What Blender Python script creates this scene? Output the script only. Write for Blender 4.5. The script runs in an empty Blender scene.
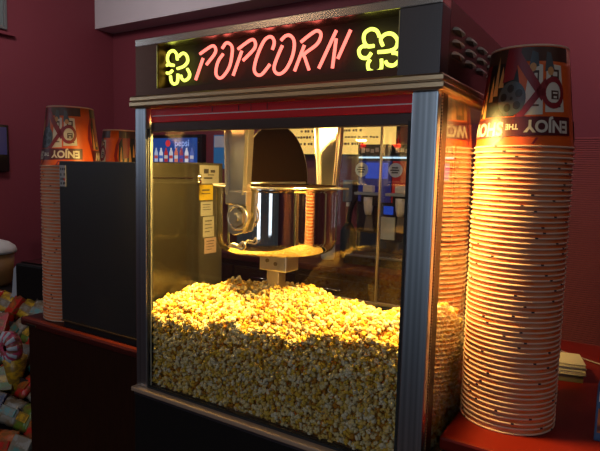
import bpy, bmesh, math, random
import numpy as np
from mathutils import Vector, Matrix
random.seed(7)
PI = math.pi
scene = bpy.context.scene
COL = scene.collection
# ------------------------------------------------------------------ materials
MATS = {}
def mat(name, color=(.5, .5, .5), rough=.5, metal=0., spec=.5, emit=None, estr=0., noise=None, bump=None, coat=0., trans=0.):
    """noise=(scale, color2, stretch xyz, contrast)   bump=(scale,strength,stretch)"""
    if name in MATS: return MATS[name]
    m = bpy.data.materials.new(name); m.use_nodes = True
    nt = m.node_tree; b = nt.nodes['Principled BSDF']
    b.inputs['Base Color'].default_value = (*color, 1)
    b.inputs['Roughness'].default_value = rough
    b.inputs['Metallic'].default_value = metal
    b.inputs['Specular IOR Level'].default_value = spec
    b.inputs['Coat Weight'].default_value = coat
    b.inputs['Transmission Weight'].default_value = trans
    if emit:
        b.inputs['Emission Color'].default_value = (*emit, 1)
        b.inputs['Emission Strength'].default_value = estr
    def coords(st):
        tc = nt.nodes.new('ShaderNodeTexCoord'); mp = nt.nodes.new('ShaderNodeMapping')
        mp.inputs['Scale'].default_value = st
        nt.links.new(tc.outputs['Object'], mp.inputs['Vector']); return mp
    if noise:
        mp = coords(noise[2]); n = nt.nodes.new('ShaderNodeTexNoise')
        n.inputs['Scale'].default_value = noise[0]; n.inputs['Detail'].default_value = 5
        nt.links.new(mp.outputs[0], n.inputs['Vector'])
        r = nt.nodes.new('ShaderNodeValToRGB'); w = noise[3] if len(noise) > 3 else .15
        r.color_ramp.elements[0].position = .5 - w; r.color_ramp.elements[1].position = .5 + w
        r.color_ramp.elements[0].color = (*color, 1); r.color_ramp.elements[1].color = (*noise[1], 1)
        nt.links.new(n.outputs['Fac'], r.inputs['Fac']); nt.links.new(r.outputs[0], b.inputs['Base Color'])
    if bump:
        mp = coords(bump[2]); n = nt.nodes.new('ShaderNodeTexNoise'); n.inputs['Scale'].default_value = bump[0]
        nt.links.new(mp.outputs[0], n.inputs['Vector'])
        bp = nt.nodes.new('ShaderNodeBump'); bp.inputs['Strength'].default_value = bump[1]; bp.inputs['Distance'].default_value = .002
        nt.links.new(n.outputs['Fac'], bp.inputs['Height']); nt.links.new(bp.outputs[0], b.inputs['Normal'])
    MATS[name] = m; return m
def glass_mat(name, base=.04, tint=(1, 1, 1)):
    m = bpy.data.materials.new(name); m.use_nodes = True; nt = m.node_tree; nt.nodes.clear()
    o = nt.nodes.new('ShaderNodeOutputMaterial'); mx = nt.nodes.new('ShaderNodeMixShader')
    t = nt.nodes.new('ShaderNodeBsdfTransparent'); t.inputs[0].default_value = (*tint, 1)
    g = nt.nodes.new('ShaderNodeBsdfGlossy'); g.inputs['Roughness'].default_value = .0
    lw = nt.nodes.new('ShaderNodeLayerWeight'); lw.inputs['Blend'].default_value = .5
    p = nt.nodes.new('ShaderNodeMath'); p.operation = 'POWER'; p.inputs[1].default_value = 5.
    ma = nt.nodes.new('ShaderNodeMath'); ma.operation = 'MULTIPLY_ADD'; ma.inputs[1].default_value = 1 - base; ma.inputs[2].default_value = base
    nt.links.new(lw.outputs['Facing'], p.inputs[0]); nt.links.new(p.outputs[0], ma.inputs[0])
    nt.links.new(ma.outputs[0], mx.inputs[0]); nt.links.new(t.outputs[0], mx.inputs[1]); nt.links.new(g.outputs[0], mx.inputs[2])
    nt.links.new(mx.outputs[0], o.inputs[0]); return m
def emat(name, color, strength):
    m = bpy.data.materials.new(name); m.use_nodes = True; nt = m.node_tree; nt.nodes.clear()
    o = nt.nodes.new('ShaderNodeOutputMaterial'); e = nt.nodes.new('ShaderNodeEmission')
    e.inputs[0].default_value = (*color, 1); e.inputs[1].default_value = strength
    nt.links.new(e.outputs[0], o.inputs[0]); return m

M_alu = mat('brushed aluminium sheen bands', (.56, .60, .65), .30, 1., noise=(60, (.36, .40, .44), (2.2, 2.2, .01), .12))  # colour stripes paint the light and dark bands of ridged posts
M_steel = mat('polished steel', (.62, .58, .52), .12, 1.)
M_trim = mat('cornice steel', (.62, .44, .26), .34, 1., bump=(30, .05, (1, 60, 60)))
M_head = mat('brown reflection steel', (.11, .055, .038), .33, 1., noise=(25, (.085, .042, .03), (1, 1, 30), .3))  # stainless, with the maroon room's dark reflection put into its colour
M_headgrey = mat('grey reflection steel', (.09, .08, .08), .38, 1.)  # same stainless, tinted grey for the reflection at the right end
M_black = mat('black steel', (.010, .009, .009), .45, 0., .2)
M_blackg = mat('gloss black', (.008, .006, .006), .12, 0., .5)
M_rubber = mat('black gasket', (.01, .01, .01), .7)
M_red = mat('red enamel', (.70, .010, .014), .25, 0., .5)
M_white = mat('white enamel', (.75, .72, .70), .4)
M_ins = mat('interior steel', (.42, .38, .33), .35, 1.)
M_kettle = mat('mirror steel kettle', (.72, .68, .62), .03, 1.)
M_arm = mat('satin steel', (.68, .63, .55), .3, 1.)
M_lid = mat('browned steel lid', (.009, .004, .0015), .9, .0, .02)
M_glass = glass_mat('clear glass', .035); M_door = glass_mat('sliding door glass', .09)
M_sideglass = glass_mat('polished side glass', .13)
M_cherry = mat('cherry laminate', (.030, .009, .004), .45, 0., .15, noise=(14, (.016, .005, .0025), (12, 12, .8), .25))
M_ctopd = mat('shaded red counter top', (.055, .006, .004), .45, 0., .25)  # darker copy of the red top, shade put into its colour
M_ctop = mat('red counter top', (.17, .010, .005), .42, 0., .12, noise=(9, (.145, .009, .0045), (1, 1, 1), .3))
M_wall = mat('maroon wall paint', (.16, .030, .042), .62, 0., .3, bump=(220, .15, (1, 1, 1)))
M_slat = mat('maroon slat wall', (.24, .050, .055), .5, 0., .3)
M_beam = mat('grey soffit paint', (.50, .47, .49), .8, noise=(3, (.46, .43, .45), (1, 1, 1), .3))
M_ceil = mat('ceiling paint', (.30, .27, .27), .9)
M_floor = mat('dark carpet', (.03, .012, .012), .95, noise=(60, (.05, .02, .02), (1, 1, 1), .2))
M_orange = mat('printed orange card', (.60, .085, .009), .42, 0., .4)
M_cupwhite = mat('white paper rim', (.66, .42, .30), .5, 0., .3)
M_cupband = mat('printed cup band', (.68, .12, .02), .5, 0., .3, noise=(22, (.60, .22, .10), (1, 1, 1.5), .12))
M_maroonp = mat('maroon print', (.075, .006, .008), .42)
M_crimson = mat('crimson print', (.20, .008, .014), .42)
M_brownp = mat('brown print', (.055, .018, .010), .42)
M_slate = mat('slate print', (.055, .060, .065), .42)
M_blackp = mat('black print', (.006, .005, .005), .42)
M_creamp = mat('cream print', (.55, .47, .38), .45)
M_tan = mat('tan print', (.50, .22, .07), .45)
M_darkbox = mat('charcoal sheet metal', (.020, .018, .019), .45, .1, .4)
M_boxside = mat('brushed box side', (.075, .065, .048), .34, .8, noise=(30, (.055, .048, .035), (1, 60, 1), .3))
M_paper = mat('paper white', (.24, .225, .20), .7)
M_yellow = mat('yellow card', (.36, .25, .01), .6)
M_pink = mat('pale pink paper', (.28, .19, .16), .7)
M_ink = mat('dark ink', (.03, .025, .03), .6)
M_redink = mat('red ink', (.45, .03, .03), .6)
M_screw = mat('screw steel', (.25, .2, .12), .4, 1.)

# ------------------------------------------------------------------ mesh helpers
def box(bm, x0, x1, y0, y1, z0, z1, mi=0, bev=0., M=None):
    r = bmesh.ops.create_cube(bm, size=1.)
    vs = r['verts']
    T = Matrix.Translation(((x0 + x1) / 2, (y0 + y1) / 2, (z0 + z1) / 2)) @ Matrix.Diagonal((x1 - x0, y1 - y0, z1 - z0, 1))
    if M is not None: T = M @ T
    bmesh.ops.transform(bm, matrix=T, verts=vs)
    fs = list({f for v in vs for f in v.link_faces})
    for f in fs: f.material_index = mi
    if bev > 0:
        es = list({e for v in vs for e in v.link_edges})
        g = bmesh.ops.bevel(bm, geom=es, offset=bev, segments=2, profile=.6, affect='EDGES')
        for f in g['faces']: f.material_index = mi
    return bm
def tube(bm, pts, r, n=10, mi=0, closed=False, smooth=True, r_end=None):
    pts = [Vector(p) for p in pts]; k = len(pts); rings = []
    up = None
    for i, p in enumerate(pts):
        if closed: d = (pts[(i + 1) % k] - pts[i - 1])
        else: d = pts[min(i + 1, k - 1)] - pts[max(i - 1, 0)]
        d.normalize()
        if up is None:
            up = Vector((0, 0, 1)) if abs(d.z) < .9 else Vector((1, 0, 0))
        a = up - d * up.dot(d); a.normalize(); up = a; b = d.cross(a)
        rr = r if r_end is None else r + (r_end - r) * i / (k - 1)
        rings.append([bm.verts.new(p + (a * math.cos(2 * PI * j / n) + b * math.sin(2 * PI * j / n)) * rr) for j in range(n)])
    for i in range(k if closed else k - 1):
        A, B = rings[i], rings[(i + 1) % k]
        for j in range(n):
            f = bm.faces.new((A[j], A[(j + 1) % n], B[(j + 1) % n], B[j])); f.smooth = smooth; f.material_index = mi
    if not closed:
        for R in (rings[0][::-1], rings[-1]):
            f = bm.faces.new(R); f.material_index = mi
    return bm
def smooth_path(pts, n=6):
    P = [Vector(p) for p in pts]
    if len(P) < 3: return P
    out = []
    for i in range(len(P) - 1):
        p0 = P[max(i - 1, 0)]; p1 = P[i]; p2 = P[i + 1]; p3 = P[min(i + 2, len(P) - 1)]
        for j in range(n):
            t = j / n
            out.append(.5 * ((2 * p1) + (p2 - p0) * t + (2 * p0 - 5 * p1 + 4 * p2 - p3) * t * t + (3 * p1 - p0 - 3 * p2 + p3) * t ** 3))
    out.append(P[-1]); return out
def lathe(bm, prof, n=48, c=(0, 0, 0), mi=0, smooth=True, a0=0., a1=2 * PI, cap=False):
    full = abs(a1 - a0 - 2 * PI) < 1e-6; m = n if full else n + 1
    rings = []
    for (r, z) in prof:
        if r < 1e-6: rings.append([bm.verts.new((c[0], c[1], c[2] + z))]); continue
        rings.append([bm.verts.new((c[0] + r * math.cos(a0 + (a1 - a0) * j / n), c[1] + r * math.sin(a0 + (a1 - a0) * j / n), c[2] + z)) for j in range(m)])
    for A, B in zip(rings, rings[1:]):
        for j in range(n):
            j2 = (j + 1) % m if full else j + 1
            if len(A) == 1 and len(B) == 1: continue
            if len(A) == 1: vs = (A[0], B[j2], B[j])
            elif len(B) == 1: vs = (A[j], A[j2], B[0])
            else: vs = (A[j], A[j2], B[j2], B[j])
            f = bm.faces.new(vs); f.smooth = smooth; f.material_index = mi
    return bm
def prism(bm, poly, axis, a, b, mi=0):
    """poly of 2D points extruded along axis from a to b (axis 0: (y,z); 1: (x,z); 2: (x,y))"""
    def P(u, v, w):
        return {0: (w, u, v), 1: (u, w, v), 2: (u, v, w)}[axis]
    A = [bm.verts.new(P(u, v, a)) for u, v in poly]; B = [bm.verts.new(P(u, v, b)) for u, v in poly]
    n = len(poly)
    for i in range(n):
        f = bm.faces.new((A[i], A[(i + 1) % n], B[(i + 1) % n], B[i])); f.material_index = mi
    f = bm.faces.new(A[::-1]); f.material_index = mi
    f = bm.faces.new(B); f.material_index = mi
    return bm
def mesh_of(bm, name, mats, norm=True):
    if norm: bmesh.ops.recalc_face_normals(bm, faces=bm.faces)
    me = bpy.data.meshes.new(name); bm.to_mesh(me); bm.free()
    for m in (mats if isinstance(mats, (list, tuple)) else [mats]): me.materials.append(m)
    return me
def obj(name, bm, mats, parent=None, label=None, cat=None, group=None, loc=None):
    me = bm if isinstance(bm, bpy.types.Mesh) else mesh_of(bm, name, mats)
    o = bpy.data.objects.new(name, me); COL.objects.link(o)
    if parent is not None: o.parent = parent
    if loc: o.location = loc
    if label: o['label'] = label
    if cat: o['category'] = cat
    if group: o['group'] = group
    return o
def thing(name, label, cat, loc=(0, 0, 0), rz=0., group=None):
    o = bpy.data.objects.new(name, None); COL.objects.link(o); o.empty_display_size = .05
    o.location = loc; o.rotation_euler = (0, 0, rz); o['label'] = label; o['category'] = cat
    if group: o['group'] = group
    return o
def struct(name, bm, mats):
    o = obj(name, bm, mats); o['kind'] = 'structure'; return o
def B(): return bmesh.new()
def bx(*a, **k): return box(B(), *a, **k)
def text_bm(s, size, bold=0., sx=1.):
    cu = bpy.data.curves.new('t', 'FONT'); cu.body = s; cu.size = size; cu.offset = bold
    cu.align_x = 'CENTER'; cu.align_y = 'CENTER'; cu.resolution_u = 4
    o = bpy.data.objects.new('t', cu); COL.objects.link(o)
    me = bpy.data.meshes.new_from_object(o.evaluated_get(bpy.context.evaluated_depsgraph_get()))
    bpy.data.objects.remove(o); bpy.data.curves.remove(cu)
    b = B(); b.from_mesh(me); bpy.data.meshes.remove(me)
    for v in b.verts: v.co.x *= sx
    return b
def add_mapped(dst, src, fn, mi):
    """copy faces of src into dst through fn(co) -> co"""
    mp = {v: dst.verts.new(fn(v.co)) for v in src.verts}
    for f in src.faces:
        try:
            g = dst.faces.new([mp[v] for v in f.verts]); g.material_index = mi
        except ValueError: pass
    src.free()

# ------------------------------------------------------------------ measured frame of the scene (metres)
W = .80; D = .65; ZC = .0575          # popcorn machine width and depth, counter height above the sill
ZCB, ZCT, ZHT = .7438, .7727, .9150   # cornice bottom and top, header top
FLOOR = -1.05
CAMP = Vector((1.12213, -.97491, .58965))
# camera
cd = bpy.data.cameras.new('camera'); cam = bpy.data.objects.new('camera', cd); COL.objects.link(cam)
R_ = Vector((.84574045, .53303608, .02440572)); U_ = Vector((-.07332958, .07080044, .99479147)); F_ = Vector((-.52853181, .84312504, -.09896611))
cam.matrix_world = Matrix(((R_.x, U_.x, -F_.x, CAMP.x), (R_.y, U_.y, -F_.y, CAMP.y), (R_.z, U_.z, -F_.z, CAMP.z), (0, 0, 0, 1)))
cd.sensor_width = 36.; cd.lens = 539.749 / 600 * 36.; cd.clip_start = .02
scene.camera = cam
# ------------------------------------------------------------------ room
BX0 = -3.311; BY = 2.6
struct('floor', bx(BX0, 3.2, -3.6, BY, FLOOR - .05, FLOOR), M_floor)
struct('wall_left', bx(BX0 - .1, BX0, -3.6, BY + .1, FLOOR, 2.35), M_wall)
struct('wall_back', bx(BX0, 3.2, BY, BY + .1, FLOOR, 2.35), M_wall)
struct('wall_right', bx(3.2, 3.3, -3.6, BY + .1, FLOOR, 2.35), M_wall)
struct('ceiling', bx(BX0 - .1, 3.3, -3.6, BY + .1, 2.35, 2.42), M_ceil)
struct('trim_1', bx(BX0, 3.2, 2.396, BY, 1.874, 2.35), M_beam)
# horizontally ribbed panelling on the back wall, right side
b = B()
zz = -.95
while zz < .82:
    box(b, .18, 3.2, BY - .012, BY, zz, zz + .010, bev=.002); zz += .0130
struct('trim_2', b, M_slat)

# picture frame on left wall (its corner shows)
t = thing('picture_frame', 'grey framed pane with ledge high on the left maroon wall', 'picture frame', (BX0, 1.3, 1.86))
b = B(); box(b, .001, .03, -.35, .245, -.19, -.165, bev=.003); box(b, .001, .03, .22, .245, -.165, .45, bev=.003)
box(b, .001, .03, -.35, -.325, -.165, .45, bev=.003); box(b, .001, .03, -.35, .245, .45, .475, bev=.003)
obj('frame', b, mat('grey frame', (.10, .11, .11), .5), t)
obj('pane', bx(.004, .012, -.325, .22, -.165, .45), mat('grey green pane', (.09, .12, .12), .15, noise=(2, (.16, .19, .19), (1, 1, 1), .3)), t)
obj('ledge', bx(.001, .05, -.38, .30, -.235, -.21, bev=.004), M_wall, t)
t = thing('wall_screen', 'dark blue black screen hung on the left wall at the frame edge', 'screen', (BX0, 1.32, .72))
obj('screen_bezel', bx(.001, .05, -.45, .2, -.19, .19, bev=.008), M_blackg, t)
obj('screen_panel', bx(.05, .053, -.43, .18, -.05, .17), mat('dim blue screen', (.01, .01, .04), .2, emit=(.03, .03, .12), estr=.25), t)

# ------------------------------------------------------------------ counters
CY = .08
t = thing('service_counter', 'dark cherry wood counter run under the charcoal box, left of the popcorn machine', 'counter', (0, 0, 0))
b = B(); box(b, -.675, -.012, CY + .02, .95, FLOOR, ZC - .028)
obj('cabinet', b, M_cherry, t)
b = B(); box(b, -.695, -.010, CY, .97, ZC - .028, ZC, bev=.009); obj('worktop', b, M_ctopd, t)
obj('edge_strip', bx(-.655, -.6, CY - .003, CY + .0, ZC - .022, ZC - .016), M_black, t)
t = thing('service_counter', 'red topped counter holding the tall cup stack right of the popcorn machine', 'counter', (0, 0, 0))
obj('cabinet', bx(W + .012, 1.75, CY + .02, .95, FLOOR, ZC - .028), M_cherry, t)
obj('worktop', bx(W + .010, 1.77, CY, .97, ZC - .028, ZC, bev=.006), M_ctop, t)

# ------------------------------------------------------------------ popcorn machine
mch = thing('popcorn_machine', 'large steel and glass popcorn machine with a red neon sign, standing between the counters', 'popcorn machine', (0, 0, 0))
obj('base_cabinet', bx(-.008, W + .008, -.004, D, FLOOR, -.022, bev=.004), M_black, mch)
b = B(); box(b, -.008, W + .008, -.016, D, -.012, -.0, bev=.003); s = obj('sill', b, mat('copper toned sill', (.55, .38, .26), .42, .45), mch)
obj('sill_rail', bx(-.004, W + .004, -.008, D - .01, -.022, -.012), mat('blue grey steel', (.18, .19, .24), .35, 1.), mch)
def post(x0, x1, y0, y1):
    return bx(x0, x1, y0, y1, 0, ZCB, bev=.003)
obj('corner_post', post(-.004, .037, 0, .022), M_alu, mch)
obj('corner_post', post(.750, W, 0, .022), M_alu, mch)
obj('corner_post', post(0, .03, D - .03, D), M_alu, mch)
obj('corner_post', post(W - .03, W, D - .03, D), M_alu, mch)
M_jamb = mat('dark bronze jamb', (.035, .016, .010), .45, .2)
obj('side_jamb', bx(W - .0095, W - .0005, .024, .062, 0, ZCB, bev=.002), M_jamb, mch)
# beaded brass strip on the right post
b = B()
zz = .006
while zz < ZCB - .005:
    box(b, W - .004, W + .0015, .0225, .0255, zz, zz + .0042, bev=.0008); zz += .0062
obj('beaded_strip', b, mat('worn brass', (.55, .42, .25), .35, 1.), mch)
b = B(); box(b, .0372, .0405, .003, .02, 0, .69); box(b, .7435, .7495, .003, .02, 0, .69); box(b, .0405, .7435, .003, .02, 0, .006)
obj('glass_gasket', b, M_rubber, mch)
obj('lit_edge_strip', bx(.0406, .0445, .0097, .0103, 0.006, .69), mat('lit edge tint', (.75, .68, .5), .4, .6), mch)  # strip painted pale to show the post's inner edge as lit
# glass
obj('front_glass', bx(.0405, .7435, .0055, .0095, .006, .742), M_glass, mch)
obj('side_glass', bx(W - .0045, W - .0005, .062, D - .03, 0, ZCB), M_sideglass, mch, label='right hand glass side panel')
obj('side_glass', bx(.005, .009, .022, D - .03, 0, ZCB), M_glass, mch, label='left hand glass side panel')
# sliding back doors
dr = obj('sliding_door', bx(.03, .418, D - .016, D - .012, .165, ZCB), M_door, mch)
b = B(); box(b, .410, .4145, D - .020, D - .008, .17, ZCB, bev=.001); box(b, .03, .418, D - .022, D - .008, .156, .168, bev=.002); obj('door_rail', b, M_ins, dr)
dr = obj('sliding_door', bx(.41, .77, D - .008, D - .004, .165, ZCB), M_door, mch)
b = B(); box(b, .41, .77, D - .010, D, .156, .168, bev=.002); obj('door_rail', b, M_ins, dr)
obj('back_panel', bx(.03, W - .03, D - .03, D - .001, 0, .155), M_black, mch)
obj('interior_floor', bx(.004, W - .004, .012, D - .004, 0.0, .004), M_ins, mch)
obj('interior_ceiling', bx(.004, W - .004, .03, D - .004, ZCB - .004, ZCB + .004), M_ins, mch)
# valance behind the glass
v = obj('valance', bx(.0405, .748, .013, .024, .706, .742, bev=.002), M_red, mch)
obj('pinstripe', bx(.047, .747, .0115, .0135, .7215, .7235), M_white, v)
obj('valance_rail', bx(.0405, .748, .013, .030, .683, .706, bev=.002), mat('valance rail steel', (.09, .06, .055), .35, .9), v)
# cornice
b = B()
prof = [(-.000, ZCB), (-.010, ZCB), (-.012, ZCB + .004), (-.012, ZCB + .012), (-.010, ZCB + .0145), (-.008, ZCB + .0145), (-.0085, ZCB + .0165),
        (-.011, ZCB + .0175), (-.011, ZCB + .025), (-.008, ZCT), (0, ZCT)]
def mitred(prof, mi=0):
    corners = [lambda o: (o, o), lambda o: (W - o, o), lambda o: (W - o, D - o), lambda o: (o, D - o)]
    rings = [[b.verts.new((*corners[k](o), z)) for k in range(4)] for o, z in prof]
    for A, C in zip(rings, rings[1:]):
        for k in range(4):
            b.faces.new((A[k], A[(k + 1) % 4], C[(k + 1) % 4], C[k]))
    b.faces.new(rings[0][::-1]); b.faces.new(rings[-1])
mitred(prof); obj('cornice', b, M_trim, mch)
# header
OX0, OX1, OZ0, OZ1 = .079, .7185, .7885, .8935
hd = obj('header', bx(.002, W - .002, .05, D - .002, ZCT, ZHT - .002), M_black, mch)
obj('header_front', box(box(B(), 0, OX0, 0, .05, ZCT, ZHT - .018), OX0, OX1, 0, .04, ZCT, OZ0), M_head, hd)
obj('header_front', bx(OX1, W, 0, .05, ZCT, ZHT - .018, bev=.0015), M_headgrey, hd, label='dark grey right end of the sign front')
obj('header_top_rail', bx(0, W, -.0015, .05, ZHT - .018, ZHT, bev=.0015), mat('top rail steel', (.5, .42, .36), .25, 1.), hd)
for xe in (OX0 - .0015, OX1): obj('opening_edge', bx(xe, xe + .0015, -.001, .004, OZ0, OZ1), mat('brass edge', (.6, .5, .25), .3, 1.), hd)
obj('header_side', bx(W - .002, W, .0505, D, ZCT, ZHT), M_head, hd, label='right side of the header with vent slots')
obj('header_side', bx(0, .002, .0505, D, ZCT, ZHT), M_head, hd, label='left side of the header')
for (z) in (.868, .8450, .8225):
    for y in (.097, .188, .279, .370, .461, .552):
        q = B()
        # a raised louvre: half scoop, open towards the bottom
        n = 10; rows = []
        for i in range(n + 1):
            u = i / n; w = min(1., math.sin(PI * u) * 1.6) ** .6
            rows.append([q.verts.new((W + .011 * w * math.cos(PI / 2 * j / 4), y - .032 + .064 * u, z - .004 + .0085 * math.sin(PI / 2 * j / 4) * max(w, .05))) for j in range(5)])
        for r0, r1 in zip(rows, rows[1:]):
            for j in range(4):
                f = q.faces.new((r0[j], r0[j + 1], r1[j + 1], r1[j])); f.smooth = True
        bmesh.ops.solidify(q, geom=q.faces[:], thickness=.0008)
        box(q, W, W + .0006, y - .026, y + .026, z - .0085, z - .004, mi=1)
        obj('vent_louvre', q, [mat('louvre highlight white', (.80, .78, .70), .35, .1), M_blackp], hd)  # near-white scoops paint the ceiling light they catch
sb = obj('sign_backing', bx(OX0, OX1, .046, .05, OZ0 - .01, OZ1 + .01), mat('dark sign backing', (.045, .030, .018), .6, 0., .2), mch)
M_nred = emat('neon red tube', (1, .17, .13), 2.4); M_nyel = emat('neon yellow tube', (.80, .92, .12), 2.2)
NEON = {'letter_p':[[(0.192,0.869),(0.213,0.878),(0.23,0.884),(0.239,0.881),(0.242,0.872),(0.236,0.862),(0.213,0.842)],[(0.202,0.858),(0.178,0.808)]],'letter_o':[[(0.262,0.875),(0.273,0.886),(0.284,0.884),(0.292,0.875),(0.292,0.859),(0.285,0.832),(0.268,0.812),(0.254,0.807),(0.244,0.816),(0.244,0.831),(0.251,0.848),(0.265,0.862)]],'letter_p2':[[(0.31,0.869),(0.33,0.879),(0.348,0.886),(0.357,0.883),(0.36,0.873),(0.354,0.863),(0.325,0.842)],[(0.321,0.864),(0.296,0.81)]],'letter_c':[[(0.407,0.858),(0.412,0.873),(0.407,0.884),(0.397,0.887),(0.384,0.88),(0.37,0.858),(0.36,0.834),(0.358,0.816),(0.368,0.806),(0.381,0.808),(0.401,0.827)]],'letter_o2':[[(0.43,0.876),(0.441,0.884),(0.453,0.884),(0.463,0.874),(0.465,0.858),(0.459,0.835),(0.445,0.813),(0.429,0.804),(0.416,0.809),(0.413,0.822),(0.423,0.845),(0.434,0.865)]],'letter_r':[[(0.482,0.867),(0.499,0.877),(0.519,0.886),(0.53,0.881),(0.53,0.87),(0.52,0.857),(0.491,0.841),(0.493,0.833),(0.504,0.807)],[(0.491,0.86),(0.467,0.807)]],'letter_n':[[(0.568,0.882),(0.528,0.808)],[(0.568,0.865),(0.561,0.806)],[(0.601,0.879),(0.573,0.824)]],'kernel_l':[[(0.104,0.849),(0.088,0.854),(0.081,0.868),(0.088,0.882),(0.102,0.885),(0.113,0.876),(0.116,0.861)],[(0.12,0.869),(0.134,0.876),(0.147,0.87),(0.151,0.855),(0.138,0.844),(0.116,0.84)],[(0.095,0.85),(0.081,0.852),(0.069,0.844),(0.074,0.834),(0.088,0.831),(0.099,0.837)],[(0.092,0.824),(0.095,0.81),(0.104,0.803),(0.116,0.807),(0.118,0.827)],[(0.15,0.837),(0.158,0.824),(0.154,0.814),(0.141,0.809),(0.131,0.815),(0.128,0.823)]],'kernel_r':[[(0.654,0.842),(0.639,0.843),(0.631,0.856),(0.633,0.869),(0.646,0.875),(0.659,0.87),(0.665,0.858)],[(0.673,0.84),(0.668,0.854),(0.679,0.862),(0.693,0.86),(0.703,0.848),(0.701,0.835),(0.688,0.829),(0.663,0.829)],[(0.649,0.829),(0.64,0.82),(0.626,0.823),(0.621,0.835),(0.627,0.843),(0.636,0.843)],[(0.647,0.816),(0.642,0.808),(0.645,0.796),(0.658,0.791),(0.671,0.796),(0.671,0.815)],[(0.693,0.825),(0.705,0.822),(0.71,0.812),(0.698,0.801),(0.685,0.803),(0.68,0.81)]]}
for k, strokes in NEON.items():
    q = B()
    for st in strokes:
        tube(q, smooth_path([(x, .032, z) for x, z in st], 5), .0036 if k.startswith('letter') else .0038, 8)
    nm = 'neon_letter' if k.startswith('letter') else 'neon_kernel'
    lb = 'red neon letter ' + {'letter_p': 'P, first of the sign', 'letter_o': 'O after the first P', 'letter_p2': 'P, third in the sign', 'letter_c': 'C', 'letter_o2': 'O after the C', 'letter_r': 'R', 'letter_n': 'N'}.get(k, '')
    if nm == 'neon_kernel': lb = 'yellow neon popcorn outline at the %s end' % ('left' if k.endswith('_l') else 'right')
    obj(nm, q, M_nred if nm == 'neon_letter' else M_nyel, sb, label=lb)
# dark wire clips above the valance
q = B()
for x in (.25, .33, .365, .41): box(q, x, x + .0015, .0105, .0112, .726, .740)
obj('wire_clip', q, M_black, mch)

# kettle ------------------------------------------------------------
KX, KY, KR, KZ0, KZ1 = .266, .268, .168, .368, .545
M_glow = None
prof = [(0, KZ0), (KR - .035, KZ0), (KR - .022, KZ0 + .003), (KR - .010, KZ0 + .010), (KR - .003, KZ0 + .022), (KR, KZ0 + .035), (KR, KZ0 + .040), (KR, KZ0 + .046), (KR, KZ1 - .016), (KR, KZ1 - .011), (KR, KZ1 - .008),
        (KR + .003, KZ1 - .004), (KR + .003, KZ1), (KR - .002, KZ1 + .001), (KR - .005, KZ1 - .004), (KR - .005, KZ0 + .04), (KR - .03, KZ0 + .01), (0, KZ0 + .008)]
k = obj('kettle', lathe(B(), prof, 64, (KX, KY, 0)), M_kettle, mch)
q = B(); lathe(q, [(KR - .001, KZ1 + .0005), (KR + .009, KZ1 + .0005), (KR + .0095, KZ1 + .003), (KR + .008, KZ1 + .0045), (KR - .001, KZ1 + .0045), (KR - .001, KZ1 + .0005)], 64, (KX, KY, 0))
box(q, KX - KR - .04, KX - KR - .002, KY - .035, KY + .015, KZ1 + .001, KZ1 + .005, bev=.001)
box(q, KX + KR + .002, KX + KR + .035, KY - .012, KY + .04, KZ1 + .001, KZ1 + .005, bev=.001)
obj('kettle_rim', q, M_arm, k)
# flat lid half closed over the pot, other half raised
q = B(); lathe(q, [(0, KZ1 + .006), (KR - .006, KZ1 + .006), (KR - .006, KZ1 + .009), (0, KZ1 + .009)], 32, (KX, KY, 0), a0=-PI / 2, a1=PI / 2)
obj('kettle_lid', q, M_lid, k, label='closed half of the lid')
q = B(); poly = [(KY + .163 * math.cos(a), KZ1 + .010 + .163 * math.sin(a)) for a in [PI * i / 32 for i in range(33)]]
prism(q, poly, 0, KX - .004, KX - .0015)
obj('kettle_lid', q, M_lid, k, label='raised half of the lid, dark inside')
q = B(); tube(q, [(KX - .003, KY + .163 * math.cos(a), KZ1 + .010 + .163 * math.sin(a)) for a in [PI * i / 32 for i in range(33)]], .0018, 6)
tube(q, [(KX - .003, KY - .15, KZ1 + .012), (KX - .003, KY + .15, KZ1 + .012)], .004, 8)
obj('lid_edge', q, M_arm, k)
# hanging arms (tapered channels) with brackets
def arm(y, xc, w0, w1, z0, z1, th, nm):
    q = B(); prism(q, [(xc - w0 / 2, z1), (xc + w0 / 2, z1), (xc + w0 / 2 + .0, (z1 * .7 + z0 * .3)), (xc + w1 / 2, z0), (xc - w1 / 2, z0)], 1, y, y + th)
    prism(q, [(xc - w0 / 2, z1), (xc - w0 / 2 + .006, z1), (xc - w1 / 2 + .006, z0), (xc - w1 / 2, z0)], 1, y - .012, y)
    prism(q, [(xc + w0 / 2 - .006, z1), (xc + w0 / 2, z1), (xc + w1 / 2, z0), (xc + w1 / 2 - .006, z0)], 1, y - .012, y)
    bmesh.ops.bevel(q, geom=q.edges[:], offset=.0012, segments=1, affect='EDGES')
    return obj(nm, q, M_arm, mch)
a1 = arm(.066, .284, .070, .056, .530, ZCB - .004, .020, 'kettle_arm')
arm(KY + KR + .015, .318, .085, .06, .548, ZCB - .004, .022, 'kettle_arm')
q = B(); prism(q, [(x+.034, z) for x, z in [(.220, .540), (.280, .540), (.278, .470), (.266, .436), (.238, .428), (.220, .436)]], 1, .070, .088)
box(q, .252, .318, .060, .072, .505, .540, bev=.003)
bmesh.ops.bevel(q, geom=q.edges[:], offset=.001, segments=1, affect='EDGES'); obj('pivot_bracket', q, M_arm, a1)
def disc_y(q, x, y, z, r, h, n=24, mi=0):
    r_ = bmesh.ops.create_cone(q, cap_ends=True, segments=n, radius1=r, radius2=r, depth=h)
    bmesh.ops.transform(q, matrix=Matrix.Translation((x, y, z)) @ Matrix.Rotation(PI / 2, 4, 'X'), verts=r_['verts'])
    for f in {f for v in r_['verts'] for f in v.link_faces}: f.material_index = mi; f.smooth = False
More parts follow.
